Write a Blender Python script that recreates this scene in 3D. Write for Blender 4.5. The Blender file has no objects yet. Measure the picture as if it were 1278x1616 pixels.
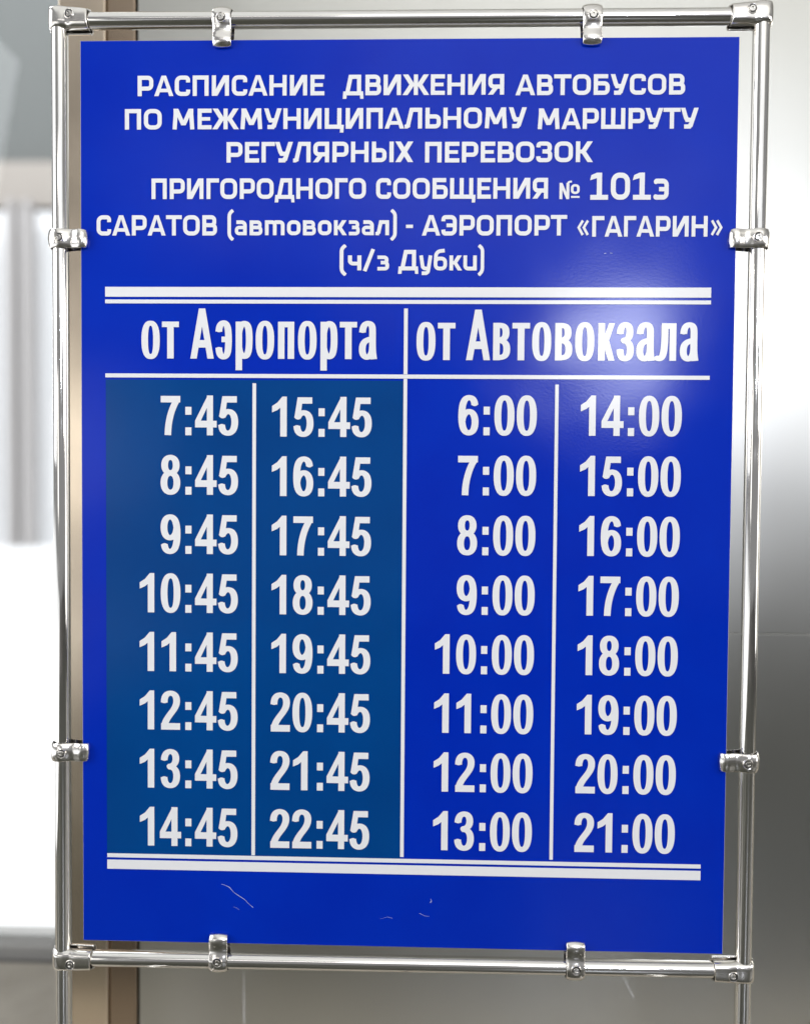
import bpy, bmesh, math, random
from mathutils import Vector, Matrix
from mathutils.geometry import delaunay_2d_cdt
random.seed(7)
scene = bpy.context.scene
COL = scene.collection
R = math.radians

# ------------------------------------------------------------------ camera
cam_d = bpy.data.cameras.new('camera')
cam = bpy.data.objects.new('camera', cam_d)
COL.objects.link(cam)
rot = Matrix(((0.99958, -0.00836, 0.02785), (0.02809, 0.03006, -0.99915), (0.00752, 0.99951, 0.03028)))
cam.matrix_world = Matrix.Translation((0.04116, -1.36680, 1.32292)) @ rot.to_4x4()
cam_d.sensor_fit = 'VERTICAL'
cam_d.sensor_height = 36.0
cam_d.lens = 31.19
cam_d.clip_start = 0.05
cam_d.clip_end = 500
cam_d.dof.use_dof = True
cam_d.dof.focus_distance = 1.367
cam_d.dof.aperture_fstop = 1.25
scene.camera = cam

# ------------------------------------------------------------------ light
world = bpy.data.worlds.new('World')
scene.world = world
world.use_nodes = True
bg = world.node_tree.nodes['Background']
bg.inputs['Color'].default_value = (0.97, 0.98, 1.0, 1)
bg.inputs['Strength'].default_value = 0.28
scene.view_settings.view_transform = 'Standard'
scene.view_settings.look = 'None'
scene.view_settings.exposure = 0
scene.view_settings.gamma = 1


def lamp(name, loc, target, sx, sy, power, col=(1, 1, 1), spread=180):
    d = bpy.data.lights.new(name, 'AREA')
    d.shape = 'RECTANGLE'
    d.size, d.size_y = sx, sy
    d.energy = power
    d.color = col
    d.spread = R(spread)
    o = bpy.data.objects.new(name, d)
    COL.objects.link(o)
    o.location = loc
    v = Vector(target) - Vector(loc)
    o.rotation_euler = v.to_track_quat('-Z', 'Y').to_euler()
    return o


# added fill lamps in front of the stand, and an overhead hall light
# unseen uplight added to brighten the ceiling
lamp('uplight_fill', (2.2, -4.6, 3.9), (2.2, -4.6, 6), 6.0, 2.0, 76, (1, .98, .95))
lamp('fill_lamp', (-3.9, -2.4, 2.2), (0, 0, .9), 1.6, 1.0, 55, (1, .98, .96))  # unseen pair either side, added to light the board evenly
lamp('fill_lamp', (3.9, -2.4, 2.2), (0, 0, .9), 1.6, 1.0, 54, (1, .98, .96))
lamp('ceiling_lamp', (0.0, -6.5, 3.9), (0.0, -6.5, 0), 5.0, 1.2, 40, (1, .98, .96))
# high window behind the camera on the right, and a small wall lamp beside it
lamp('window_or_fill', (2.2, -5.0, 3.60), (2.2, 0, 3.60), 5.6, 2.3, 34, (.93, .96, 1))
lamp('wall_lamp', (1.33, -5.0, 2.34), (0.3, 0, 1.55), 0.46, 0.30, 56, (.84, .88, 1))
# low window far behind the camera on the left
lamp('window_or_fill', (-2.9, -5.0, 1.6), (-2.9, 0, 1.6), 1.5, 1.05, 8, (1, .99, .96))
# daylight of the open forecourt outside the glass on the left
lamp('daylight', (-10.0, 6.0, 26.0), (-10.0, 6.01, 0), 24, 8, 14000, (.94, .97, 1))
# unseen soft lamp left of the stand, added for highlights on the chrome
lamp('window_or_fill', (-2.8, -1.0, 2.7), (0, -1.0, 2.2), 2.1, 2.6, 36, (.93, .96, 1))
# unseen strip lamp right of the stand, added to brighten the tubes
lamp('window_or_fill', (4.8, -1.2, 1.5), (0, -0.6, 1.3), 1.2, 2.4, 26, (1, .98, .95))


# ------------------------------------------------------------------ materials
def mat(name, base, rough=.5, metal=0., spec=.5, coat=0., coat_rough=.03):
    m = bpy.data.materials.new(name)
    m.use_nodes = True
    b = m.node_tree.nodes['Principled BSDF']
    b.inputs['Base Color'].default_value = (*base, 1)
    b.inputs['Roughness'].default_value = rough
    b.inputs['Metallic'].default_value = metal
    b.inputs['Specular IOR Level'].default_value = spec
    b.inputs['Coat Weight'].default_value = coat
    b.inputs['Coat Roughness'].default_value = coat_rough
    return m


def gloss_mat(name, base, rough, ior=None):
    """print or brushed metal with a soft Beckmann sheen: ior given = coloured base under a clear film, none = bare metal"""
    m = bpy.data.materials.new(name)
    m.use_nodes = True
    nt = m.node_tree
    nt.nodes.clear()
    out = nt.nodes.new('ShaderNodeOutputMaterial')
    gl = nt.nodes.new('ShaderNodeBsdfAnisotropic')
    gl.distribution = 'BECKMANN'
    gl.name = 'gloss'
    gl.inputs['Roughness'].default_value = rough
    if ior is None:
        gl.inputs['Color'].default_value = (*base, 1)
        nt.links.new(gl.outputs['BSDF'], out.inputs['Surface'])
    else:
        df = nt.nodes.new('ShaderNodeBsdfDiffuse')
        df.name = 'base'
        df.inputs['Color'].default_value = (*base, 1)
        fr = nt.nodes.new('ShaderNodeFresnel')
        fr.name = 'fresnel'
        fr.inputs['IOR'].default_value = ior
        mx = nt.nodes.new('ShaderNodeMixShader')
        nt.links.new(fr.outputs['Fac'], mx.inputs['Fac'])
        nt.links.new(df.outputs['BSDF'], mx.inputs[1])
        nt.links.new(gl.outputs['BSDF'], mx.inputs[2])
        nt.links.new(mx.outputs['Shader'], out.inputs['Surface'])
    return m


def socks(m, key):
    n = m.node_tree.nodes
    if 'Principled BSDF' in n:
        return [n['Principled BSDF'].inputs[key]]
    if key == 'Base Color':
        return [(n['base'] if 'base' in n else n['gloss']).inputs['Color']]
    if key == 'Roughness':
        return [n['gloss'].inputs['Roughness']]
    return [n[k].inputs['Normal'] for k in ('gloss', 'base', 'fresnel') if k in n]


def add_bump(m, scale, strength, dist=.001, detail=3, stretch=(1, 1, 1)):
    nt = m.node_tree
    tc = nt.nodes.new('ShaderNodeTexCoord')
    mp = nt.nodes.new('ShaderNodeMapping')
    mp.inputs['Scale'].default_value = stretch
    n = nt.nodes.new('ShaderNodeTexNoise')
    n.inputs['Scale'].default_value = scale
    n.inputs['Detail'].default_value = detail
    bu = nt.nodes.new('ShaderNodeBump')
    bu.inputs['Strength'].default_value = strength
    bu.inputs['Distance'].default_value = dist
    nt.links.new(tc.outputs['Object'], mp.inputs['Vector'])
    nt.links.new(mp.outputs['Vector'], n.inputs['Vector'])
    nt.links.new(n.outputs['Fac'], bu.inputs['Height'])
    for k in socks(m, 'Normal'):
        nt.links.new(bu.outputs['Normal'], k)
    return n


def vary_color(m, scale, c0, c1, stretch=(1, 1, 1), detail=4):
    nt = m.node_tree
    tc = nt.nodes.new('ShaderNodeTexCoord')
    mp = nt.nodes.new('ShaderNodeMapping')
    mp.inputs['Scale'].default_value = stretch
    n = nt.nodes.new('ShaderNodeTexNoise')
    n.inputs['Scale'].default_value = scale
    n.inputs['Detail'].default_value = detail
    r = nt.nodes.new('ShaderNodeValToRGB')
    r.color_ramp.elements[0].position = .3
    r.color_ramp.elements[1].position = .7
    r.color_ramp.elements[0].color = (*c0, 1)
    r.color_ramp.elements[1].color = (*c1, 1)
    nt.links.new(tc.outputs['Object'], mp.inputs['Vector'])
    nt.links.new(mp.outputs['Vector'], n.inputs['Vector'])
    nt.links.new(n.outputs['Fac'], r.inputs['Fac'])
    for k in socks(m, 'Base Color'):
        nt.links.new(r.outputs['Color'], k)


def vary_rough(m, scale, r0, r1, stretch=(1, 1, 1)):
    nt = m.node_tree
    tc = nt.nodes.new('ShaderNodeTexCoord')
    mp = nt.nodes.new('ShaderNodeMapping')
    mp.inputs['Scale'].default_value = stretch
    n = nt.nodes.new('ShaderNodeTexNoise')
    n.inputs['Scale'].default_value = scale
    n.inputs['Detail'].default_value = 5
    r = nt.nodes.new('ShaderNodeMapRange')
    r.inputs['From Min'].default_value = .3
    r.inputs['From Max'].default_value = .7
    r.inputs['To Min'].default_value = r0
    r.inputs['To Max'].default_value = r1
    nt.links.new(tc.outputs['Object'], mp.inputs['Vector'])
    nt.links.new(mp.outputs['Vector'], n.inputs['Vector'])
    nt.links.new(n.outputs['Fac'], r.inputs['Value'])
    for k in socks(m, 'Roughness'):
        nt.links.new(r.outputs['Result'], k)


def add_waves(m, scale, dist, stretch=(1, 1, 1)):
    """slow unevenness of a sheet, chained before the fine bump"""
    nt = m.node_tree
    fine = [n for n in nt.nodes if n.type == 'BUMP'][-1]
    tc = nt.nodes.new('ShaderNodeTexCoord')
    mp = nt.nodes.new('ShaderNodeMapping')
    mp.inputs['Scale'].default_value = stretch
    n = nt.nodes.new('ShaderNodeTexNoise')
    n.inputs['Scale'].default_value = scale
    n.inputs['Detail'].default_value = 1.5
    bu = nt.nodes.new('ShaderNodeBump')
    bu.inputs['Strength'].default_value = 1
    bu.inputs['Distance'].default_value = dist
    nt.links.new(tc.outputs['Object'], mp.inputs['Vector'])
    nt.links.new(mp.outputs['Vector'], n.inputs['Vector'])
    nt.links.new(n.outputs['Fac'], bu.inputs['Height'])
    nt.links.new(bu.outputs['Normal'], fine.inputs['Normal'])


M = {}
M['blue'] = gloss_mat('blue_print', (0.0, 0.020, 0.42), .195, 1.33)
vary_color(M['blue'], 6, (0.0, 0.0205, 0.415), (0.0, 0.0265, 0.45))
add_bump(M['blue'], 260, .08, .0006, 2)
add_waves(M['blue'], 3.2, .0055)
M['tint'] = gloss_mat('teal_blue_print', (0.0, 0.062, 0.27), .195, 1.33)
vary_color(M['tint'], 5, (0.0, 0.047, 0.215), (0.0, 0.058, 0.25))
add_bump(M['tint'], 260, .08, .0006, 2)
add_waves(M['tint'], 3.5, .003)
M['letter'] = gloss_mat('white_vinyl', (.82, .82, .83), .195, 1.33)
add_bump(M['letter'], 260, .08, .0006, 2)
M['board_edge'] = mat('grey_plastic_sheet', (.55, .56, .58), .5)
M['scratch'] = mat('scratched_plastic', (.55, .60, .75), .6)
M['chrome'] = mat('chrome', (.86, .84, .81), .045, 1.)
vary_rough(M['chrome'], 22, .025, .13, (1, 1, 1))
M['cast'] = mat('cast_chrome', (.86, .83, .79), .13, 1.)
vary_rough(M['cast'], 60, .12, .22)
add_bump(M['cast'], 90, .07, .001, 2)
M['screw'] = mat('screw_steel', (.72, .70, .67), .2, 1.)
M['screw_dark'] = mat('screw_recess', (.03, .03, .03), .5)
M['panel'] = gloss_mat('satin_metal_cladding', (.62, .615, .585), .36)
add_bump(M['panel'], 90, .10, .0006, 3, (1, 1, .05))
add_waves(M['panel'], 1.6, .012, (1.3, 1, .8))
vary_color(M['panel'], 2.2, (.58, .575, .54), (.66, .655, .62), (1, 1, .3), 2)
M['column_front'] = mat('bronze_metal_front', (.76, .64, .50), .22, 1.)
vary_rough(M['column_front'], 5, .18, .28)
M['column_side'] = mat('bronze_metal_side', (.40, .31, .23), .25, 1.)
M['floor'] = mat('dark_floor_tile', (.06, .06, .04), .35, spec=.4)
vary_color(M['floor'], 7, (.018, .019, .012), (.034, .033, .022))
M['floor_pale'] = mat('pale_floor_tile', (.5, .46, .38), .4, spec=.4)
vary_color(M['floor_pale'], 7, (.26, .235, .19), (.34, .31, .26))
M['grout'] = mat('floor_grout', (.10, .095, .09), .8)
M['paving'] = mat('pale_paving', (.62, .62, .62), .8)
vary_color(M['paving'], 3, (.72, .72, .72), (.82, .82, .82))
M['far_wall'] = mat('pale_render', (.15, .16, .155), .8)
M['far_band'] = mat('beige_fascia', (.40, .365, .33), .8)
M['far_pillar'] = mat('grey_brown_pillar', (.46, .44, .43), .7)
M['far_glass'] = mat('pale_shopfront', (.86, .87, .88), .6)
M['ceiling'] = mat('white_ceiling', (.80, .80, .78), .9)
M['sill'] = mat('grey_sill', (.30, .295, .28), .6)
M['dark'] = mat('dark_rubber', (.035, .032, .028), .6)
g = mat('clear_glass', (1, 1, 1), .0)
g.node_tree.nodes['Principled BSDF'].inputs['Transmission Weight'].default_value = 1
g.node_tree.nodes['Principled BSDF'].inputs['IOR'].default_value = 1.45
M['glass'] = g


# ------------------------------------------------------------------ helpers
def link(name, me, m, parent=None, loc=None):
    o = bpy.data.objects.new(name, me)
    COL.objects.link(o)
    for x in (m if isinstance(m, (list, tuple)) else [m]):
        if len(me.materials) < (len(m) if isinstance(m, (list, tuple)) else 1):
            me.materials.append(x)
    if parent:
        o.parent = parent
    if loc:
        o.location = loc
    return o


def from_bm(name, bm, m, parent=None, loc=None, smooth=False):
    me = bpy.data.meshes.new(name)
    bmesh.ops.recalc_face_normals(bm, faces=bm.faces)
    bm.to_mesh(me)
    bm.free()
    if smooth:
        for p in me.polygons:
            p.use_smooth = True
        me.set_sharp_from_angle(angle=R(38))
    return link(name, me, m, parent, loc)


def empty(name, loc, label, cat, group=None):
    o = bpy.data.objects.new(name, None)
    COL.objects.link(o)
    o.location = loc
    o['label'] = label
    o['category'] = cat
    if group:
        o['group'] = group
    return o


def box_bm(x0, x1, y0, y1, z0, z1, bev=0, seg=2):
    bm = bmesh.new()
    bmesh.ops.create_cube(bm, size=1, matrix=Matrix.Translation(((x0 + x1) / 2, (y0 + y1) / 2, (z0 + z1) / 2)) @ Matrix.Diagonal((x1 - x0, y1 - y0, z1 - z0, 1)))
    if bev:
        bmesh.ops.bevel(bm, geom=bm.edges[:], offset=bev, segments=seg, profile=.5, affect='EDGES')
    return bm


def tube_bm(p0, p1, r, n=48):
    p0, p1 = Vector(p0), Vector(p1)
    v = p1 - p0
    bm = bmesh.new()
    bmesh.ops.create_cone(bm, cap_ends=True, segments=n, radius1=r, radius2=r, depth=v.length,
                          matrix=Matrix.Translation((p0 + p1) / 2) @ v.to_track_quat('Z', 'Y').to_matrix().to_4x4())
    return bm


# ------------------------------------------------------------------ lettering
def stroke(pts, wx, wy=None, r=0, closed=False):
    """quads of a pen stroke along pts; the pen is an ellipse wx wide and wy high"""
    wy = wy or wx
    P = [Vector(p) for p in pts]
    if r:
        Q = []
        n = len(P)
        for i, p in enumerate(P):
            if not closed and i in (0, n - 1):
                Q.append(p)
                continue
            a, b = P[i - 1], P[(i + 1) % n]
            da, db = (a - p), (b - p)
            rr = min(r, da.length * .5, db.length * .5)
            s, e = p + da.normalized() * rr, p + db.normalized() * rr
            for k in range(7):
                t = k / 6
                # circular-ish corner
                w = 1.0 / math.sqrt(2)
                A, B, C = (1 - t) ** 2, 2 * t * (1 - t) * w, t * t
                Q.append((s * A + p * B + e * C) / (A + B + C))
        P = Q
    q = [Vector((p.x / wx, p.y / wy)) for p in P]
    n = len(q)
    if len(q) > 6:
        # smooth path: one quad per step and a pen-shaped disc at every inner joint
        out = []
        for i in range(n if closed else n - 1):
            a, b = q[i], q[(i + 1) % n]
            d = (b - a)
            if d.length < 1e-5:
                continue
            d = d.normalized() * .5
            o = Vector((-d.y, d.x))
            out.append([(v.x * wx, v.y * wy) for v in (a + o, a - o, b - o, b + o)])
        for i in (range(n) if closed else range(1, n - 1)):
            d1 = (q[i] - q[i - 1]).normalized()
            d2 = (q[(i + 1) % n] - q[i]).normalized()
            if d1.dot(d2) > .99995:
                continue
            k0 = math.atan2(d1.y, d1.x)
            out.append([((q[i].x + .5 * math.cos(k0 + 2 * math.pi * k / 20)) * wx, (q[i].y + .5 * math.sin(k0 + 2 * math.pi * k / 20)) * wy) for k in range(20)])
        return out
    off = []
    for i in range(n):
        d1 = d2 = None
        if closed or i > 0:
            d1 = (q[i] - q[i - 1]).normalized()
        if closed or i < n - 1:
            d2 = (q[(i + 1) % n] - q[i]).normalized()
        d1 = d1 or d2
        d2 = d2 or d1
        n1, n2 = Vector((-d1.y, d1.x)), Vector((-d2.y, d2.x))
        m = (n1 + n2)
        m = m.normalized() if m.length > 1e-6 else n1
        c = max(m.dot(n1), .35)
        off.append(m * (.5 / c))
    out = []
    for i in range(n if closed else n - 1):
        j = (i + 1) % n
        qs = [q[i] + off[i], q[i] - off[i], q[j] - off[j], q[j] + off[j]]
        out.append([(a.x * wx, a.y * wy) for a in qs])
    return out


def bez(pts, n=9):
    """pts: start then groups of three"""
    out = [pts[0]]
    for i in range(1, len(pts), 3):
        p0, p1, p2, p3 = Vector(out[-1]), Vector(pts[i]), Vector(pts[i + 1]), Vector(pts[i + 2])
        for k in range(1, n + 1):
            t = k / n
            out.append(tuple(p0 * (1 - t) ** 3 + p1 * 3 * t * (1 - t) ** 2 + p2 * 3 * t * t * (1 - t) + p3 * t ** 3))
    return out


def oval(cx, cy, rx, ry, e=2.35, n=40):
    o = []
    for i in range(n):
        a = 2 * math.pi * i / n
        c, s = math.cos(a), math.sin(a)
        o.append((cx + rx * math.copysign(abs(c) ** (2 / e), c), cy + ry * math.copysign(abs(s) ** (2 / e), s)))
    return o


def ring(cx, cy, rx, ry, wx, wy, e=2.35, n=44):
    o = oval(cx, cy, rx + wx / 2, ry + wy / 2, e, n)
    i = oval(cx, cy, rx - wx / 2, ry - wy / 2, e, n)
    return [[o[k], o[(k + 1) % n], i[(k + 1) % n], i[k]] for k in range(n)]


def slant(x0, y0, x1, y1, w):
    """slanted stem with level ends, w wide measured along the level"""
    return [(x0 - w / 2, y0), (x0 + w / 2, y0), (x1 + w / 2, y1), (x1 - w / 2, y1)]


def rect(x0, y0, x1, y1):
    return [(x0, y0), (x1, y0), (x1, y1), (x0, y1)]


# --- squarish heading alphabet: cap height 100, pen 20
W = 20


def S(pts, r=0, closed=False, w=W):
    return stroke(pts, w, w, r, closed)


def mirror(polys, w):
    return [[(w - x, y) for x, y in p] for p in polys]


def font_a():
    F = {}
    bowl = S([(10, 90), (67, 90), (67, 37), (10, 37)], 17)
    F['Р'] = (78, 8, 3, S([(10, 0), (10, 100)]) + bowl)
    F['А'] = (94, 1, 1, [[(0, 0), (21, 0), (53, 100), (36, 100)], [(94, 0), (73, 0), (41, 100), (58, 100)], rect(17, 19, 77, 36)])
    F['С'] = (76, 6, 4, S([(65, 66), (65, 90), (10, 90), (10, 10), (65, 10), (66, 31)], 21))
    F['П'] = (78, 8, 8, S([(10, 0), (10, 90), (68, 90), (68, 0)]))
    F['И'] = (84, 8, 8, S([(10, 0), (10, 100)]) + S([(74, 0), (74, 100)]) + [[(2, 0), (27, 0), (82, 100), (57, 100)]])
    F['Н'] = (84, 8, 8, S([(10, 0), (10, 100)]) + S([(74, 0), (74, 100)]) + [rect(10, 41, 74, 59)])
    F['Е'] = (68, 8, 4, S([(68, 90), (10, 90), (10, 10), (68, 10)], 0) + [rect(10, 42, 61, 59)])
    F['Д'] = (100, 1, 1, [rect(2, 0, 98, 19)] + [[(2, 19), (19, 19), (17, -17), (-1, -17)], [(81, 19), (98, 19), (100, -17), (84, -17)]]
              + S([(20, 6), (37, 90), (78, 90), (78, 6)]))
    F['В'] = (76, 8, 4, S([(10, 0), (10, 100)]) + S([(10, 90), (62, 90), (62, 51), (10, 51)], 15) + S([(10, 51), (66, 51), (66, 10), (10, 10)], 15))
    k = [slant(14, 100, 46, 50, 26), slant(12, 0, 46, 52, 25)]
    F['Ж'] = (128, 0, 0, S([(64, 0), (64, 100)]) + k + mirror(k, 128) + [rect(40, 42, 88, 60)])
    F['Я'] = (78, 3, 8, S([(68, 0), (68, 100)]) + S([(68, 90), (12, 90), (12, 39), (68, 39)], 17) + [slant(13, 0, 44, 42, 25)])
    F['Т'] = (82, 1, 1, [rect(0, 81, 82, 100), rect(31, 0, 51, 90)])
    F['О'] = (86, 6, 6, S([(10, 10), (76, 10), (76, 90), (10, 90)], 24, True))
    F['Б'] = (76, 8, 4, S([(68, 90), (10, 90), (10, 10), (66, 10), (66, 56), (10, 56)], 0)[:2] + S([(10, 10), (66, 10), (66, 56), (10, 56)], 16) + S([(10, 0), (10, 100)]))
    F['У'] = (86, 0, 0, [slant(11, 100, 28, 44, 21)] + S([(26, 53), (31, 42), (58, 42)], 0) + [slant(75, 100, 46, 8, 22)] + S([(50, 24), (43, 10), (17, 10)], 0))
    F['М'] = (108, 7, 7, S([(11, 0), (17, 88)]) + S([(97, 0), (91, 88)]) + [slant(18, 100, 54, 20, 22), slant(90, 100, 54, 20, 22), [(6, 80), (6, 100), (27, 100), (31, 70)], [(102, 80), (102, 100), (81, 100), (77, 70)]])
    F['Ц'] = (92, 8, 1, S([(10, 100), (10, 10), (70, 10), (70, 100)]) + [[(60, 0), (92, 19), (92, 19), (60, 19)], [(70, 0), (74, 0), (73, -18), (90, -18), (92, 19), (70, 19)]])
    F['Л'] = (84, 1, 8, S([(2, 9), (16, 12), (33, 90), (74, 90), (74, 0)], 0)[1:] + [[(0, 0), (14, 0), (28, 10), (22, 24), (0, 18)]])
    F['Ь'] = (74, 8, 4, S([(10, 0), (10, 100)]) + S([(10, 10), (64, 10), (64, 58), (10, 58)], 17))
    F['Ш'] = (116, 8, 8, S([(10, 100), (10, 10), (106, 10), (106, 100)]) + [rect(48, 10, 68, 100)])
    F['Щ'] = (128, 8, 1, S([(10, 100), (10, 10), (106, 10), (106, 100)]) + [rect(48, 10, 68, 100)] + [[(106, 0), (110, 0), (109, -18), (126, -18), (128, 19), (106, 19)]])
    F['Г'] = (64, 8, 1, S([(10, 0), (10, 90), (64, 90)]))
    F['Ы'] = (104, 8, 8, S([(10, 0), (10, 100)]) + S([(10, 10), (60, 10), (60, 58), (10, 58)], 17) + S([(94, 0), (94, 100)]))
    F['Х'] = (86, 0, 0, [slant(13, 0, 73, 100, 26), slant(73, 0, 13, 100, 26)])
    F['З'] = (74, 4, 5, S([(9, 72), (10, 90), (62, 90), (62, 52), (28, 52)], 16) + S([(28, 52), (64, 52), (64, 10), (10, 10), (9, 28)], 16))
    k = [slant(34, 50, 66, 100, 26), slant(34, 52, 68, 0, 25)]
    F['К'] = (80, 8, 0, S([(10, 0), (10, 100)]) + k + [rect(10, 42, 42, 60)])
    F['Э'] = (78, 4, 6, S([(10, 70), (11, 90), (68, 90), (68, 10), (11, 10), (10, 29)], 19) + [rect(26, 41, 68, 59)])
    # numerals
    F['1'] = (80, 6, 6, [rect(2, 0, 82, 18), rect(31, 0, 54, 100), [(0, 72), (6, 91), (31, 100), (42, 88), (31, 80)]])
    F['0'] = (84, 8, 8, stroke([(11, 9.5), (75, 9.5), (75, 90.5), (11, 90.5)], 22, 19, 26, True))
    # small letters, x-height 73
    X = 73
    F['а'] = (60, 5, 6, S([(8, 64), (50, 64), (50, 0)], 16, w=18) + S([(50, 38), (9, 38), (9, 8), (50, 8)], 12, w=16))
    F['в'] = (64, 7, 4, S([(9, 0), (9, X)], w=18) + S([(9, 64), (50, 64), (50, 38), (9, 38)], 11, w=17) + S([(9, 38), (54, 38), (54, 8), (9, 8)], 11, w=17))
    F['т'] = (96, 7, 7, S([(9, 0), (9, X)], w=18) + S([(9, 64), (48, 64), (48, 0)], 14, w=18) + S([(48, 64), (87, 64), (87, 0)], 14, w=18))
    F['о'] = (66, 5, 5, S([(9, 9), (57, 9), (57, 64), (9, 64)], 18, True, w=18))
    k = [slant(26, 35, 50, X, 22), slant(26, 40, 52, 0, 21)]
    F['к'] = (62, 7, 0, S([(9, 0), (9, X)], w=18) + k + [rect(9, 29, 32, 45)])
    F['з'] = (60, 4, 4, S([(7, 64), (48, 64), (48, 38), (22, 38)], 11, w=17) + S([(22, 38), (51, 38), (51, 8), (7, 8)], 11, w=17))
    F['л'] = (66, 1, 7, S([(14, 8), (26, 64), (57, 64), (57, 0)], 0, w=18) + [rect(0, 0, 18, 16)])
    F['э'] = (62, 4, 6, S([(8, 62), (10, 66), (52, 66), (52, 9), (8, 9), (8, 13)], 14, w=17) + [rect(22, 30, 52, 45)])
    F['ч'] = (60, 7, 7, S([(9, X), (9, 33), (51, 33)], 14, w=18) + S([(51, 0), (51, X)], w=18))
    F['у'] = (66, 2, 2, S([(10, X), (20, 9), (48, 9)], 12, w=18) + S([(57, X), (44, -14), (14, -14)], 12, w=18))
    F['б'] = (66, 5, 5, S([(9, 9), (57, 9), (57, 58), (9, 58)], 18, True, w=18) + S([(9, 40), (12, 92), (54, 97)], 20, w=18))
    F['и'] = (66, 7, 6, S([(9, X), (9, 9), (57, 9), (57, X)], 14, w=18) + S([(57, 0), (57, 30)], w=18))
    F['('] = (30, 4, 2, S(bez([(28, 122), (10, 108), (10, 100), (10, 86), (10, 70), (10, 40), (10, 16), (10, 0), (12, -8), (28, -22)]), w=17))
    F[')'] = (30, 2, 4, mirror(F['('][3], 30))
    F['/'] = (50, 2, 2, S([(6, -4), (44, 104)], w=17))
    F['-'] = (34, 3, 3, [rect(0, 36, 34, 52)])
    gl = S([(30, 78), (8, 44), (30, 8)], w=13)
    F['«'] = (62, 6, 10, gl + [[(x + 27, y) for x, y in p] for p in gl])
    F['»'] = (62, 10, 6, mirror(F['«'][3], 62))
    n = S([(9, 0), (9, 104)], w=17) + S([(49, 0), (49, 104)], w=17) + [[(0, 104), (17, 104), (58, 0), (41, 0)]]
    F['№'] = (118, 4, 4, n + S([(49, 104), (60, 112), (72, 112)], 6, w=12) + S([(74, 40), (110, 40), (110, 88), (74, 88)], 16, True, w=15) + [rect(68, 8, 118, 20)])
    return F


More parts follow.
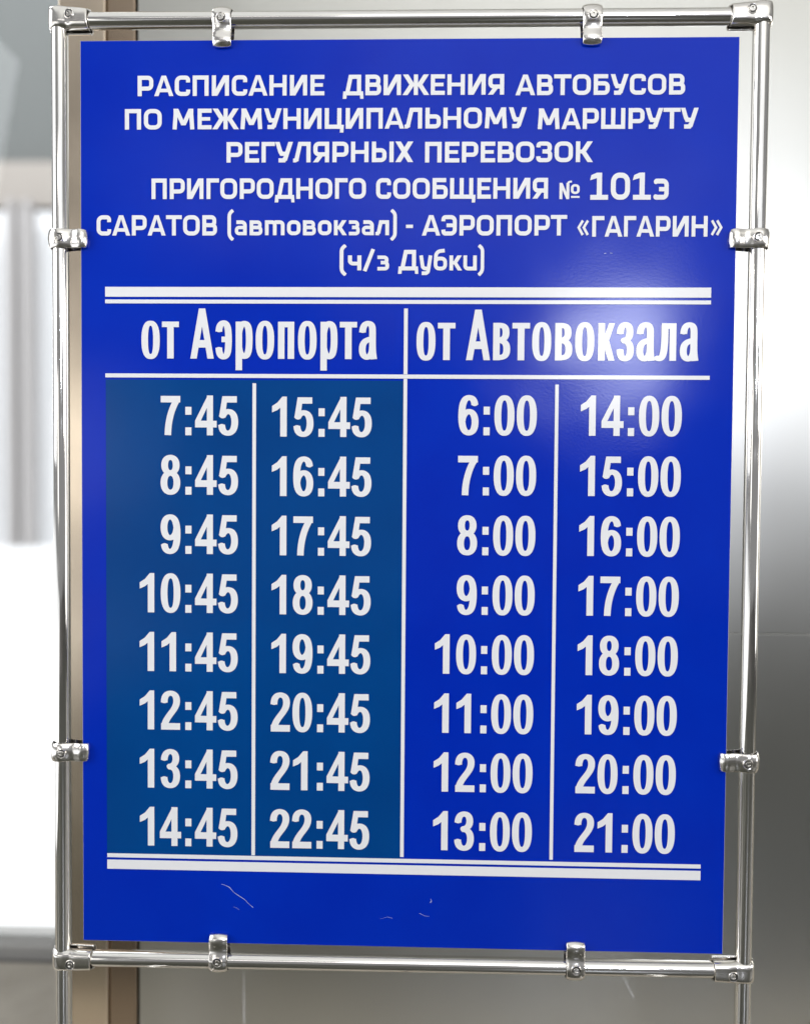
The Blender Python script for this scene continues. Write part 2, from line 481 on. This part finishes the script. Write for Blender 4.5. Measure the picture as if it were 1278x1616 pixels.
# --- narrow bold alphabet: cap height 100
def font_b():
    F = {}
    wx, wy = 16.6, 13

    def T(pts, closed=False, ax=wx, ay=wy):
        return stroke(pts, ax, ay, 0, closed)
    F['0'] = (48, 3, 3, ring(24, 50, 16, 44.5, wx, wy))
    F['1'] = (36, 5, 13.5, [[(25, 101), (36, 101), (36, 0), (20, 0), (20, 73)], [(25, 101), (20, 73), (13, 67), (13, 86)], [(25, 101), (13, 86), (18, 92)], [(13, 67), (0, 61), (0, 77), (13, 86)]])
    F['2'] = (48, 3, 3.5, T(bez([(8.5, 70), (8.5, 86), (14, 94.5), (24, 94.5), (34, 94.5), (39.5, 87), (39.5, 75), (39.5, 63), (34, 54), (25, 42), (17, 31), (11, 22), (9, 8)])) + [rect(.8, 0, 48, 17)])
    F['3'] = (48, 3, 3.5, T(bez([(8.5, 72), (9, 87), (15, 94.5), (23.5, 94.5), (33, 94.5), (37.5, 87), (37.5, 76), (37.5, 64), (31, 56), (19, 56)])) +
              T(bez([(19, 54.5), (33, 55.5), (39.5, 46), (39.5, 31), (39.5, 14), (33, 5.8), (23.5, 5.8), (14, 5.8), (8.5, 13), (8, 28)])))
    F['4'] = (53, .5, 1, [rect(29, 0, 44, 101), rect(0, 20, 53, 37), [(0, 37), (14, 37), (30, 72), (31, 101)]])
    F['5'] = (49, 3, 2.5, [rect(11, 83.5, 45.5, 99.5), [(10, 99.5), (23, 99.5), (18, 60), (15, 46), (2, 48)]] +
              T(bez([(9.5, 47), (13, 56), (18, 60.5), (25, 60.5), (35, 60.5), (40.5, 50), (40.5, 34), (40.5, 15), (33, 5.8), (24, 5.8), (14, 5.8), (9, 13), (8.2, 27)])))
    six = T(bez([(39.5, 76), (38.5, 88), (34, 94.5), (25.5, 94.5), (13, 94.5), (8, 78), (8, 48), (8, 20), (14, 5.8), (25, 5.8), (35, 5.8), (40.5, 16), (40.5, 33), (40.5, 50), (34, 59.5), (26, 59.5), (17, 59.5), (10, 50), (9, 36)]))
    F['6'] = (48.5, 3, 3, six)
    F['9'] = (48.5, 3, 3, [[(48.5 - x, 100 - y) for x, y in p] for p in six])
    F['7'] = (48, 3.5, 3, [rect(0, 83, 48, 99.5)] + T(bez([(41, 92), (29, 72), (18, 42), (17.5, 0)]), False, 16, 14) + [[(36, 90), (48, 86), (48, 99), (36, 99)]])
    F['8'] = (48, 3, 3.5, ring(24, 75, 14.2, 19.5, wx, wy, 2.2) + ring(24, 30, 16, 24.2, wx, wy, 2.2))
    F[':'] = (15, 9.5, 8.5, [rect(0, 0, 15, 20), rect(0, 52, 15, 72)])
    # letters
    ax, ay = 13.6, 10
    X = 74

    def L(pts, closed=False):
        return stroke(pts, ax, ay, 0, closed)
    F['о'] = (37.5, 3.30, 3.30, ring(18.75, 37.2, 12.1, 33.5, ax, ay, 2.5))
    F['т'] = (35, 1.50, 1.50, [rect(0, X - 11, 35, X), rect(10.8, 0, 24.2, X)])
    F['А'] = (48, 1.20, 1.20, [[(0, 0), (13, 0), (30, 100), (17.5, 100)], [(48, 0), (35, 0), (18, 100), (30.5, 100)], rect(9, 22, 39, 37)])
    F['э'] = (33, 2.70, 3.20, L(bez([(6.5, 54), (7, 66), (11, 71.5), (16.5, 71.5), (24, 71.5), (26.3, 60), (26.3, 37), (26.3, 14), (24, 3.5), (16, 3.5), (10, 3.5), (7, 10), (6.5, 22)])) + [rect(12, 33, 27, 44)])
    F['р'] = (34.5, 4.70, 3.20, [rect(0, -23, 13.2, X)] + L(bez([(6.7, 52), (8, 64), (13, 70.5), (18, 70.5), (26, 70.5), (27.8, 58), (27.8, 38), (27.8, 16), (25, 4.5), (18, 4.5), (12, 4.5), (8, 12), (6.7, 22)])))
    F['п'] = (33, 4.70, 4.70, [rect(0, 0, 13.2, X), rect(19.8, 0, 33, X), rect(5, X - 11, 28, X)])
    F['а'] = (36.5, 2.70, 2.20, L(bez([(7, 53), (7.5, 66), (12, 71), (18, 71), (25.5, 71), (27.3, 66), (27.3, 54), (27.3, 40), (27, 18), (28.5, 10), (29, 6), (29.5, 3), (30, 0)])) +
              L(bez([(27, 41), (18, 38), (6.6, 38), (6.6, 19.5), (6.6, 9), (11, 3.8), (16, 3.8), (22, 3.8), (27, 10), (27.3, 24)])))
    F['в'] = (34, 4.70, 2.70, [rect(0, 0, 13.2, X)] + L(bez([(4, 69), (16, 69), (25.5, 71), (25.5, 55), (25.5, 43), (20, 40), (8, 40)])) + L(bez([(8, 39.5), (22, 39.5), (27.4, 34), (27.4, 22), (27.4, 6), (20, 5), (4, 5)])))
    F['к'] = (33, 4.70, 1.30, [rect(0, 0, 13.2, X), rect(10, 33, 17, 44)] + stroke([(14, 37), (27, X + 3)], 12, 12) + stroke([(14, 42), (26.5, -3)], 13, 13))
    F['к'][3][2:] = [[(max(0, x), min(X, max(0, y))) for x, y in p] for p in F['к'][3][2:]]
    F['з'] = (33.5, 2.50, 2.70, L(bez([(6.5, 53), (7, 66), (11, 71), (17, 71), (24, 71), (25.6, 64), (25.6, 56), (25.6, 44), (20, 40), (12, 40)])) + L(bez([(12, 39), (22, 40), (27, 33), (27, 21), (27, 8), (22, 3.8), (16, 3.8), (9.5, 3.8), (7, 10), (6.5, 22)])))
    F['л'] = (39, 1.00, 4.70, [rect(25.8, 0, 39, X), rect(10, X - 11, 34, X)] + L(bez([(16.3, 70), (16.3, 40), (16.5, 20), (12, 9), (9, 3), (5, 4), (1, 5.5)])))
    return F


FA, FB = font_a(), font_b()
cdt_cache = {}


def union(key, polys):
    if key in cdt_cache:
        return cdt_cache[key]
    v, f = [], []
    for p in polys:
        # drop repeated points, keep counter-clockwise
        q = []
        for a in p:
            if not q or (abs(a[0] - q[-1][0]) + abs(a[1] - q[-1][1])) > 1e-3:
                q.append(a)
        if len(q) > 2 and (abs(q[0][0] - q[-1][0]) + abs(q[0][1] - q[-1][1])) < 1e-3:
            q.pop()
        if len(q) < 3:
            continue
        ar = sum(q[i][0] * q[(i + 1) % len(q)][1] - q[(i + 1) % len(q)][0] * q[i][1] for i in range(len(q)))
        if abs(ar) < .02:
            continue
        if ar < 0:
            q.reverse()
        f.append(list(range(len(v), len(v) + len(q))))
        v += [Vector(a) for a in q]
    vo, eo, fo, _, _, fi = delaunay_2d_cdt(v, [], f, 1, 1e-4)
    P = [[(v[i].x, v[i].y) for i in q] for q in f]
    box = [(min(a for a, _ in q), max(a for a, _ in q), min(b for _, b in q), max(b for _, b in q)) for q in P]

    def inside(x, y):
        for q, (a, b, c, d) in zip(P, box):
            if a < x < b and c < y < d:
                hit = False
                for i in range(len(q)):
                    (x1, y1), (x2, y2) = q[i - 1], q[i]
                    if (y1 > y) != (y2 > y) and x < (x2 - x1) * (y - y1) / (y2 - y1) + x1:
                        hit = not hit
                if hit:
                    return True
        return False
    tri = [t for t in fo if inside(sum(vo[i].x for i in t) / 3, sum(vo[i].y for i in t) / 3)]
    cdt_cache[key] = ([(a.x, a.y) for a in vo], tri)
    return cdt_cache[key]


def text_mesh(name, runs, parent, y, m, label=None):
    """runs: (font, text, x0, x1, z_base, cap_height) in metres on the board"""
    V, Fc = [], []
    for font, fid, text, x0, x1, zb, h in runs:
        x = 0
        items = []
        for ch in text:
            w, l, r_, polys = font[ch]
            items.append((ch, x + l))
            x += l + w + r_
        ext = []
        for ch, ox in items:
            vs, ts = union((fid, ch), font[ch][3])
            used = {i for t in ts for i in t}
            ext += [ox + vs[i][0] for i in used]
        lo, hi = min(ext), max(ext)
        sx = (x1 - x0) / (hi - lo)
        for ch, ox in items:
            vs, ts = union((fid, ch), font[ch][3])
            b = len(V)
            V += [(x0 + (ox + p[0] - lo) * sx, 0, zb + p[1] * h / 100) for p in vs]
            Fc += [[b + i for i in t] for t in ts]
    cx = sum(v[0] for v in V) / len(V)
    cz = min(v[2] for v in V)
    me = bpy.data.meshes.new(name)
    me.from_pydata([(v[0] - cx, 0, v[2] - cz) for v in V], [], Fc)
    bm = bmesh.new()
    bm.from_mesh(me)
    for v in list(bm.verts):
        if not v.link_faces:
            bm.verts.remove(v)
    for f in bm.faces:
        f.normal_update()
        if f.normal.y > 0:
            f.normal_flip()
    # vinyl thickness: solid letters 0.3 mm deep
    g_ = bmesh.ops.extrude_face_region(bm, geom=bm.faces[:])
    for v in [e for e in g_['geom'] if isinstance(e, bmesh.types.BMVert)]:
        v.co.y -= .0003
    bmesh.ops.recalc_face_normals(bm, faces=bm.faces)
    bm.to_mesh(me)
    bm.free()
    o = link(name, me, m, parent, (cx, y, cz))
    if label:
        o['label'] = label
    return o


# ================================================================== the hall
ZB = 1.30     # height of the board centre

# floor of the hall
fl = from_bm('floor', box_bm(-2.42, 7, -9, 1.02, -.10, 0), M['grout'])
fl['kind'] = 'structure'
for nm, mt in (('floor_tile', 'floor'), ('border_tile', 'floor_pale')):
    tile = bpy.data.meshes.new(nm)
    bm = box_bm(-.2975, .2975, -.2975, .2975, 0, .006, .0015, 1)
    bm.to_mesh(tile)
    bm.free()
    tile.materials.append(M[mt])
    for i in range(-4, 8):
        for j in (range(-8, 0) if mt == 'floor' else range(0, 2)):
            o = bpy.data.objects.new(nm, tile)
            COL.objects.link(o)
            o.parent = fl
            o.location = (.3 + i * .6, .10 + j * .6, 0)
ce = from_bm('ceiling', box_bm(-2.42, 7, -9, 1.16, 5.0, 5.15), M['ceiling'])  # unseen roof slab added to keep the daylight lamp off the hall floor
ce['kind'] = 'structure'
# paving of the forecourt outside
pv = from_bm('pavement', box_bm(-60, 12, 1.18, 70, -.16, -.02), M['paving'])
pv['kind'] = 'structure'
pv = from_bm('pavement', box_bm(-60, -2.50, -9, 1.178, -.16, -.02), M['paving'])  # unseen side strip, added as bright ground for the lower posts to mirror
pv['kind'] = 'structure'

# glazed front on the left, behind the wall end
gf = empty('glass_front', (-2.6, 1.10, 0), 'clear glass shopfront pane on a dark sill, seen left of the chrome post', 'window')
from_bm('sill', box_bm(-2.4, 2.6, -.06, .06, -.02, .030, .006), M['sill'], gf)
from_bm('pane', box_bm(-2.4, 2.6, -.004, .004, .031, 4.9), M['glass'], gf)
from_bm('top_rail', box_bm(-2.4, 2.6, -.05, .05, 4.901, 4.99, .006), M['column_side'], gf)

# building across the forecourt
fb = empty('far_building', (-9, 17.2, 0), 'blurred pale building with beige band and slim pillars beyond the glass', 'building')
from_bm('wall', box_bm(-20, 16, .6, 8, -.1, 16), M['far_wall'], fb)
from_bm('fascia', box_bm(-20, 16, .30, .6, 7.2, 8.15, .02), M['far_band'], fb)
from_bm('shopfront', box_bm(-20, 16, .35, .598, -.05, 7.1), M['far_glass'], fb)
for x in (.29, .62, -.5, -1.6, 2.3, 3.6):
    from_bm('pillar', box_bm(x - .08, x + .08, -.25, .1, -.02, 7.19, .01), M['far_pillar'], fb)

# wall clad with satin metal sheets
wl = empty('clad_wall', (-.53, .35, 0), 'satin grey metal clad wall behind the blue timetable board', 'wall')
X0 = .004
xs = [(X0, 2.40), (2.404, 4.8), (4.804, 7.2)]
for k, (a, b) in enumerate(xs):
    from_bm('panel', box_bm(a, b, 0, .03, .003, 1.0420, .0006), M['panel'], wl)
    from_bm('panel', box_bm(a, b, .0003, .03, 1.0430, 4.99, .0006), M['panel'], wl)
from_bm('backing', box_bm(X0, 7.2, .031, .12, 0, 4.99), M['dark'], wl)
for (ax, az, bx, bz) in ((.9335, .411, .977, .325), (.925, .428, .930, .419), (.2116, .362, .2125, .255)):
    d = Vector((bx - ax, 0, bz - az))
    n = Vector((-d.z, 0, d.x)).normalized() * .0007
    me = bpy.data.meshes.new('scratch')
    me.from_pydata([Vector((ax, -.0004, az)) + n * .4, Vector((ax, -.0004, az)) - n * .4, Vector((bx, -.0004, bz)) - n, Vector((bx, -.0004, bz)) + n], [], [(0, 1, 2, 3)])
    link('scratch', me, M['letter'], wl)

# bronze column at the end of the wall
cl = empty('metal_column', (-.63, .35, 0), 'bronze brown square metal column at the left end of the clad wall', 'column')
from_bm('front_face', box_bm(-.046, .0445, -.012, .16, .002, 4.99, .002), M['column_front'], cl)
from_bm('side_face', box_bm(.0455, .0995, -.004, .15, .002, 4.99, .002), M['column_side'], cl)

# ================================================================== the stand
stand = empty('timetable_stand', (0, .004, 0), 'blue bus timetable board clipped into a chrome tube frame on two posts', 'timetable stand')
PX, RT = .533, .0125
ZT, ZL = 2.0315, .572


def sub(name, bm, m, parent, smooth=True):
    return from_bm(name, bm, m, parent, None, smooth)


for s in (-1, 1):
    sub('post', tube_bm((s * PX, 0, .05), (s * PX, 0, ZT + .012), RT), M['chrome'], stand)
    sub('foot', tube_bm((s * PX, -.30, .022), (s * PX, .30, .022), .016), M['chrome'], stand)
sub('crossbar', tube_bm((-PX + .0127, 0, ZT), (PX - .0127, 0, ZT), RT), M['chrome'], stand)
sub('crossbar', tube_bm((-PX + .0127, 0, ZL - .002), (PX - .0127, 0, ZL + .002), RT), M['chrome'], stand)


def lathe(prof, n=28):
    """prof: (radius, height) revolved about the -Y axis"""
    bm = bmesh.new()
    rings = []
    for r, h in prof:
        if r < 1e-6:
            rings.append([bm.verts.new((0, -h, 0))])
        else:
            rings.append([bm.verts.new((r * math.cos(2 * math.pi * k / n), -h, r * math.sin(2 * math.pi * k / n))) for k in range(n)])
    for a, b in zip(rings, rings[1:]):
        for k in range(n):
            j = (k + 1) % n
            if len(a) == 1 and len(b) == 1:
                continue
            if len(b) == 1:
                bm.faces.new((a[k], a[j], b[0]))
            elif len(a) == 1:
                bm.faces.new((a[0], b[j], b[k]))
            else:
                bm.faces.new((a[k], a[j], b[j], b[k]))
    return bm


def screw(parent, x, z, depth, tilt=(0, 0)):
    """socket screw sitting in a round counterbore of its clamp"""
    bm = lathe([(.0078, -.002), (.0076, .0006), (.0071, .0013), (.0064, .0011), (.0060, -.0002)])
    o = from_bm('screw_seat', bm, M['cast'], parent, (x, -depth, z), True)
    bm = lathe([(.0061, .0001), (0, .0001)])
    d = from_bm('screw_recess', bm, M['screw_dark'], parent, (x, -depth, z))
    bm = lathe([(.0045, -.001), (.0045, .0016), (.0041, .0022), (.0024, .0023), (.0021, .0020), (.0020, .0008), (0, .0008)])
    h = from_bm('screw', bm, M['screw'], parent, (x, -depth, z), True)
    for q in (o, d, h):
        q.rotation_euler = (tilt[1], 0, tilt[0])


def smax(a, b, k=.002):
    h = max(k - abs(a - b), 0) / k
    return max(a, b) + h * h * k * .25


def connector(sx, zc, up, sc):
    """two stamped half shells joining a post to a crossbar"""
    RR = .0146
    c = None
    for side, vext in ((1, 0.), (-1, .0026)):
        bm = bmesh.new()
        nu, nv = 56, 30
        grid = []
        for i in range(nu + 1):
            u = -.0158 + (.0158 + .0475) * i / nu
            row = []
            t = min(max((u - .004) / .043, 0), 1)
            top = (.0205 if up else .0170) * (1 - t) + .0155 * t + vext
            bot = (.0160 if up else .0185) * (1 - t) + .0158 * t + vext
            if u < -.012:
                cut = (u + .012) / .0038 * .003
                top += cut
                bot += cut
            for j in range(nv + 1):
                w = .5 - .5 * math.cos(math.pi * j / nv)
                v = -bot + (top + bot) * w
                ve = top if v > 0 else bot
                fv = (1 - min(abs(v) / (ve * 1.0005), 1) ** 3.2) ** (1 / 3.2)
                fu = (1 - min(max(-u, 0) / .0160, 1) ** 2.6) ** (1 / 2.6)
                d = max((RR + .0012) * fv * fu, .0002)
                # shallow valley between the post sleeve and the crossbar sleeve
                d -= .0012 * math.exp(-((u - .014) / .006) ** 2) * fv
                # rounded rim
                e = (1 - i / nu) * 2.5
                if e < .05:
                    d -= (.05 - e) / .05 * .0016
                row.append(bm.verts.new((u * -sx, -d * side, v)))
            grid.append(row)
        for i in range(nu):
            for j in range(nv):
                bm.faces.new((grid[i][j], grid[i + 1][j], grid[i + 1][j + 1], grid[i][j + 1]))
        bmesh.ops.recalc_face_normals(bm, faces=bm.faces)
        f0 = bm.faces[0]
        # normals away from the tube axis
        f0.normal_update()
        mid = bm.faces[(nu // 2) * nv + nv // 2]
        if mid.normal.y * side > 0:
            bmesh.ops.reverse_faces(bm, faces=bm.faces)
        me = bpy.data.meshes.new('corner_clamp')
        bm.to_mesh(me)
        bm.free()
        for p in me.polygons:
            p.use_smooth = True
        if side == 1:
            o = link('corner_clamp', me, M['cast'], stand, (sx * PX, 0, zc))
            c = o
        else:
            o = link('rear_shell', me, M['cast'], c)
        md = o.modifiers.new('thickness', 'SOLIDIFY')
        md.thickness = .0016
        md.offset = -1
    u, v = sc
    d = RR + .0002
    screw(c, u * -sx, v, d + .0006, (0, 0))


connector(-1, ZT, True, (.0205, .004))
connector(1, ZT, True, (.0190, .004))
connector(-1, ZL - .002, False, (.0160, -.004))
connector(1, ZL + .002, False, (.0200, -.003))


def catmull(P, n=6):
    out = []
    Q = [Vector(P[0]) * 2 - Vector(P[1])] + [Vector(p) for p in P] + [Vector(P[-1]) * 2 - Vector(P[-2])]
    for i in range(1, len(Q) - 2):
        for k in range(n):
            t = k / n
            a, b, c, d = Q[i - 1], Q[i], Q[i + 1], Q[i + 2]
            out.append(.5 * ((2 * b) + (c - a) * t + (2 * a - 5 * b + 4 * c - d) * t * t + (3 * b - a - 3 * c + d) * t ** 3))
    out.append(Vector(P[-1]))
    return out


def strap(prof, width, th, crown=.0020):
    """band swept along prof (u, depth) with rounded sides"""
    pts = catmull([(a / 1000, b / 1000) for a, b in prof], 6)
    bm = bmesh.new()
    rings = []
    hw = width / 2
    n = len(pts)
    for i, p in enumerate(pts):
        t = (pts[min(i + 1, n - 1)] - pts[max(i - 1, 0)]).normalized()
        nrm = Vector((-t.y, t.x))
        sec = [(-hw, -th), (-hw, -.0012), (-hw + .0004, -.0005), (-hw + .0014, 0), (-hw * .5, crown * .75), (0, crown), (hw * .5, crown * .75), (hw - .0014, 0), (hw - .0004, -.0005), (hw, -.0012), (hw, -th), (hw * .4, -th), (-hw * .4, -th)]
        ring = []
        e = min(i, n - 1 - i)
        shrink = {0: .0012, 1: .0005}.get(e, 0)
        for w, d in sec:
            d2 = d - shrink if d > -th + 1e-6 else d
            w2 = w * (1 - (.10 if e == 0 else .03 if e == 1 else 0))
            q = p + nrm * d2
            ring.append(bm.verts.new((q.x, -q.y, w2)))
        rings.append(ring)
    for a, b in zip(rings, rings[1:]):
        for k in range(len(a)):
            j = (k + 1) % len(a)
            bm.faces.new((a[k], a[j], b[j], b[k]))
    bm.faces.new(rings[0])
    bm.faces.new(rings[-1][::-1])
    bmesh.ops.recalc_face_normals(bm, faces=bm.faces)
    return bm


# profile: u from the outer side of the tube towards the board, depth towards the viewer
FRONT = [(-15.6, -5), (-16.4, 1), (-15.0, 7.5), (-10.5, 13.0), (-4, 15.8), (3, 16.2), (9, 14.6), (15, 12.4), (21, 11.4), (27, 12.4), (33, 13.6), (38.5, 12.8), (42.5, 9.6), (44.2, 5.8)]
REAR = [(-16.4, -3), (-15.6, -8), (-10.5, -13.2), (-3, -16.0), (5, -14.6), (12, -11), (20, -8.5), (30, -6), (37, -3.6)]


def clip(x, z, ang):
    """ang: direction from tube to board in the board plane"""
    me_f = strap(FRONT, .0285, .0020)
    c = from_bm('board_clip', me_f, M['cast'], stand, (x, 0, z), True)
    c.rotation_euler = (0, -ang, 0)
    b = from_bm('rear_strap', strap([(a, -d) for a, d in REAR], .0300, .0020), M['cast'], c, None, True)
    for v in b.data.vertices:
        v.co.y *= -1
    b.data.flip_normals()
    screw(c, .0045, 0, .0178)
    return c


for z in (1.698, .9015):
    clip(-PX, z, 0)
    clip(PX, z, math.pi)
for x in (-.280, .2790):
    clip(x, ZT, -math.pi / 2)
for x in (-.284, .2725):
    clip(x, ZL, math.pi / 2)

# ------------------------------------------------------------------ board
bm = box_bm(-.5, .5, -.004, .001, ZB - .7, ZB + .7, .0005, 1)
bm.normal_update()
for f in bm.faces:
    f.material_index = 0 if (f.normal.y < -.9) else 1
board = from_bm('board', bm, [M['blue'], M['board_edge']], stand)
YF = -.0043


def flat(name, x0, x1, z0, z1, y, m, label=None):
    me = bpy.data.meshes.new(name)
    cx, cz = (x0 + x1) / 2, (z0 + z1) / 2
    a, b = (x1 - x0) / 2, (z1 - z0) / 2
    me.from_pydata([(-a, 0, -b), (a, 0, -b), (a, 0, b), (-a, 0, b)], [], [(0, 1, 2, 3)])
    o = link(name, me, m, board, (cx, y, ZB + cz))
    if label:
        o['label'] = label
    return o


def mm(*a):
    return [q / 1000 for q in a]


flat('tinted_panel', -.4615, -.0008, -.5600, .1830, YF - .0002, M['tint'], 'darker teal blue rectangle behind the left times')
YR = YF - .0004


def rule(x0, x1, z0, z1, y=YR):
    bm = box_bm(x0 - (x0 + x1) / 2, x1 - (x0 + x1) / 2, -.0003, 0, (z0 - z1) / 2, (z1 - z0) / 2)
    return from_bm('rule_line', bm, M['letter'], board, ((x0 + x1) / 2, y, ZB + (z0 + z1) / 2))


rule(*mm(-462, 464, 310.3, 325.4))
rule(*mm(-462, 464, 300.2, 306.0))
rule(*mm(-462, 464, 186.3, 192.4))
rule(*mm(-.6, 5.2, 192.8, 293.1))
rule(*mm(-.6, 5.0, -556.6, 185.9))
rule(*mm(-233.2, -227.6, -558.5, 178.1))
rule(*mm(230.9, 236.2, -556.4, 178.1))
rule(*mm(-461, 463.5, -565.8, -559.6))
rule(*mm(-461, 463.5, -584.2, -569.6))


def run_a(t, x0, x1, zb, h):
    return (FA, 'a', t, x0 / 1000, x1 / 1000, ZB + zb / 1000, h / 1000)


def run_b(t, x0, x1, zb, h):
    return (FB, 'b', t, x0 / 1000, x1 / 1000, ZB + zb / 1000, h / 1000)


HEAD = [
    [('РАСПИСАНИЕ', -410.9, -124.4, 615.5, 30.8), ('ДВИЖЕНИЯ', -96.4, 148.2, 615.3, 30.8), ('АВТОБУСОВ', 165.4, 419.7, 614.2, 30.8)],
    [('ПО', -430.7, -373.8, 565.0, 31), ('МЕЖМУНИЦИПАЛЬНОМУ', -357.1, 182.8, 565.0, 31.2), ('МАРШРУТУ', 199.5, 440.5, 563.4, 31)],
    [('РЕГУЛЯРНЫХ', -273.9, 11.6, 514.6, 31), ('ПЕРЕВОЗОК', 29.5, 283.3, 513.9, 31)],
    [('ПРИГОРОДНОГО', -389.6, -60.2, 459.4, 31.2), ('СООБЩЕНИЯ', -44.6, 216.1, 459.2, 31.3), ('№', 233.4, 264.0, 458.4, 23.5), ('101', 279.3, 371.0, 457.4, 40.6), ('э', 374.8, 397.6, 457.2, 42.5)],
    [('САРАТОВ', -474.9, -288.5, 403.9, 30.9), ('(автовокзал)', -272.3, -12.7, 404.3, 31), ('-', 1.3, 12.0, 404, 31), ('АЭРОПОРТ', 25.5, 245.6, 403.7, 30.9), ('«ГАГАРИН»', 261.0, 479.4, 402.0, 31)],
    [('(ч/з', -99.8, -24.0, 351.0, 31), ('Дубки)', -10.4, 120.7, 351.0, 31)],
]
for ln in HEAD:
    for q in ln:
        text_mesh('heading_word', [run_a(*q)], board, YR, M['letter'])
for q in (('от', -405.6, -347.4, 215.7, 76.5), ('Аэропорта', -329.6, -41.5, 215.7, 76.8), ('от', 18.8, 78.0, 214.8, 76.5), ('Автовокзала', 94.5, 446.5, 214.8, 76.8)):
    text_mesh('column_title', [run_b(*q)], board, YR, M['letter'])
COLS = [
    (-255.3, ['7:45', '8:45', '9:45', '10:45', '11:45', '12:45', '13:45', '14:45'], 97.6, -546.0),
    (-48.9, ['15:45', '16:45', '17:45', '18:45', '19:45', '20:45', '21:45', '22:45'], 96.4, -546.0),
    (203.4, ['6:00', '7:00', '8:00', '9:00', '10:00', '11:00', '12:00', '13:00'], 100.2, -544.6),
    (423.1, ['14:00', '15:00', '16:00', '17:00', '18:00', '19:00', '20:00', '21:00'], 100.4, -543.4),
]
for xr, ts, z0, z1 in COLS:
    for k, t in enumerate(ts):
        zb = z0 + (z1 - z0) * k / 7
        x, lo, hi = 0, None, 0
        for ch in t:
            w, l, r_, _ = FB[ch]
            lo = l if lo is None else lo
            hi = x + l + w
            x += l + w + r_
        wd = (hi - lo) * .632
        text_mesh('departure_time', [run_b(t, xr - wd, xr, zb, 60.8)], board, YR, M['letter'])


def scratch(pts, w):
    V, F = [], []
    P = [Vector((a / 1000, 0, b / 1000)) for a, b in pts]
    for i, p in enumerate(P):
        t = (P[min(i + 1, len(P) - 1)] - P[max(i - 1, 0)]).normalized()
        n = Vector((-t.z, 0, t.x)) * w * random.uniform(.25, 1) / 2000
        V += [p + n, p - n]
    for i in range(len(P) - 1):
        F.append((2 * i, 2 * i + 1, 2 * i + 3, 2 * i + 2))
    me = bpy.data.meshes.new('scratch')
    me.from_pydata(V, [], F)
    link('scratch', me, M['scratch'], board, (0, YR, ZB))


scratch([(-280.3, -605.5), (-276, -606.5), (-268, -610), (-261, -618), (-252, -624), (-244, -629), (-237, -636), (-230.2, -641.8)], 1.1)
scratch([(-262, -641), (-256, -643), (-252, -646)], .5)
scratch([(47.5, -622), (49, -625.5), (47, -628)], 1.3)
scratch([(-31, -655.7), (-20, -652), (-12, -654)], .5)
scratch([(30, -645), (38, -649), (46, -650)], .5)
scratch([(302.4, 376.5), (305.4, 377.2)], 1.2)
scratch([(311, 377.5), (315, 377.0)], .9)
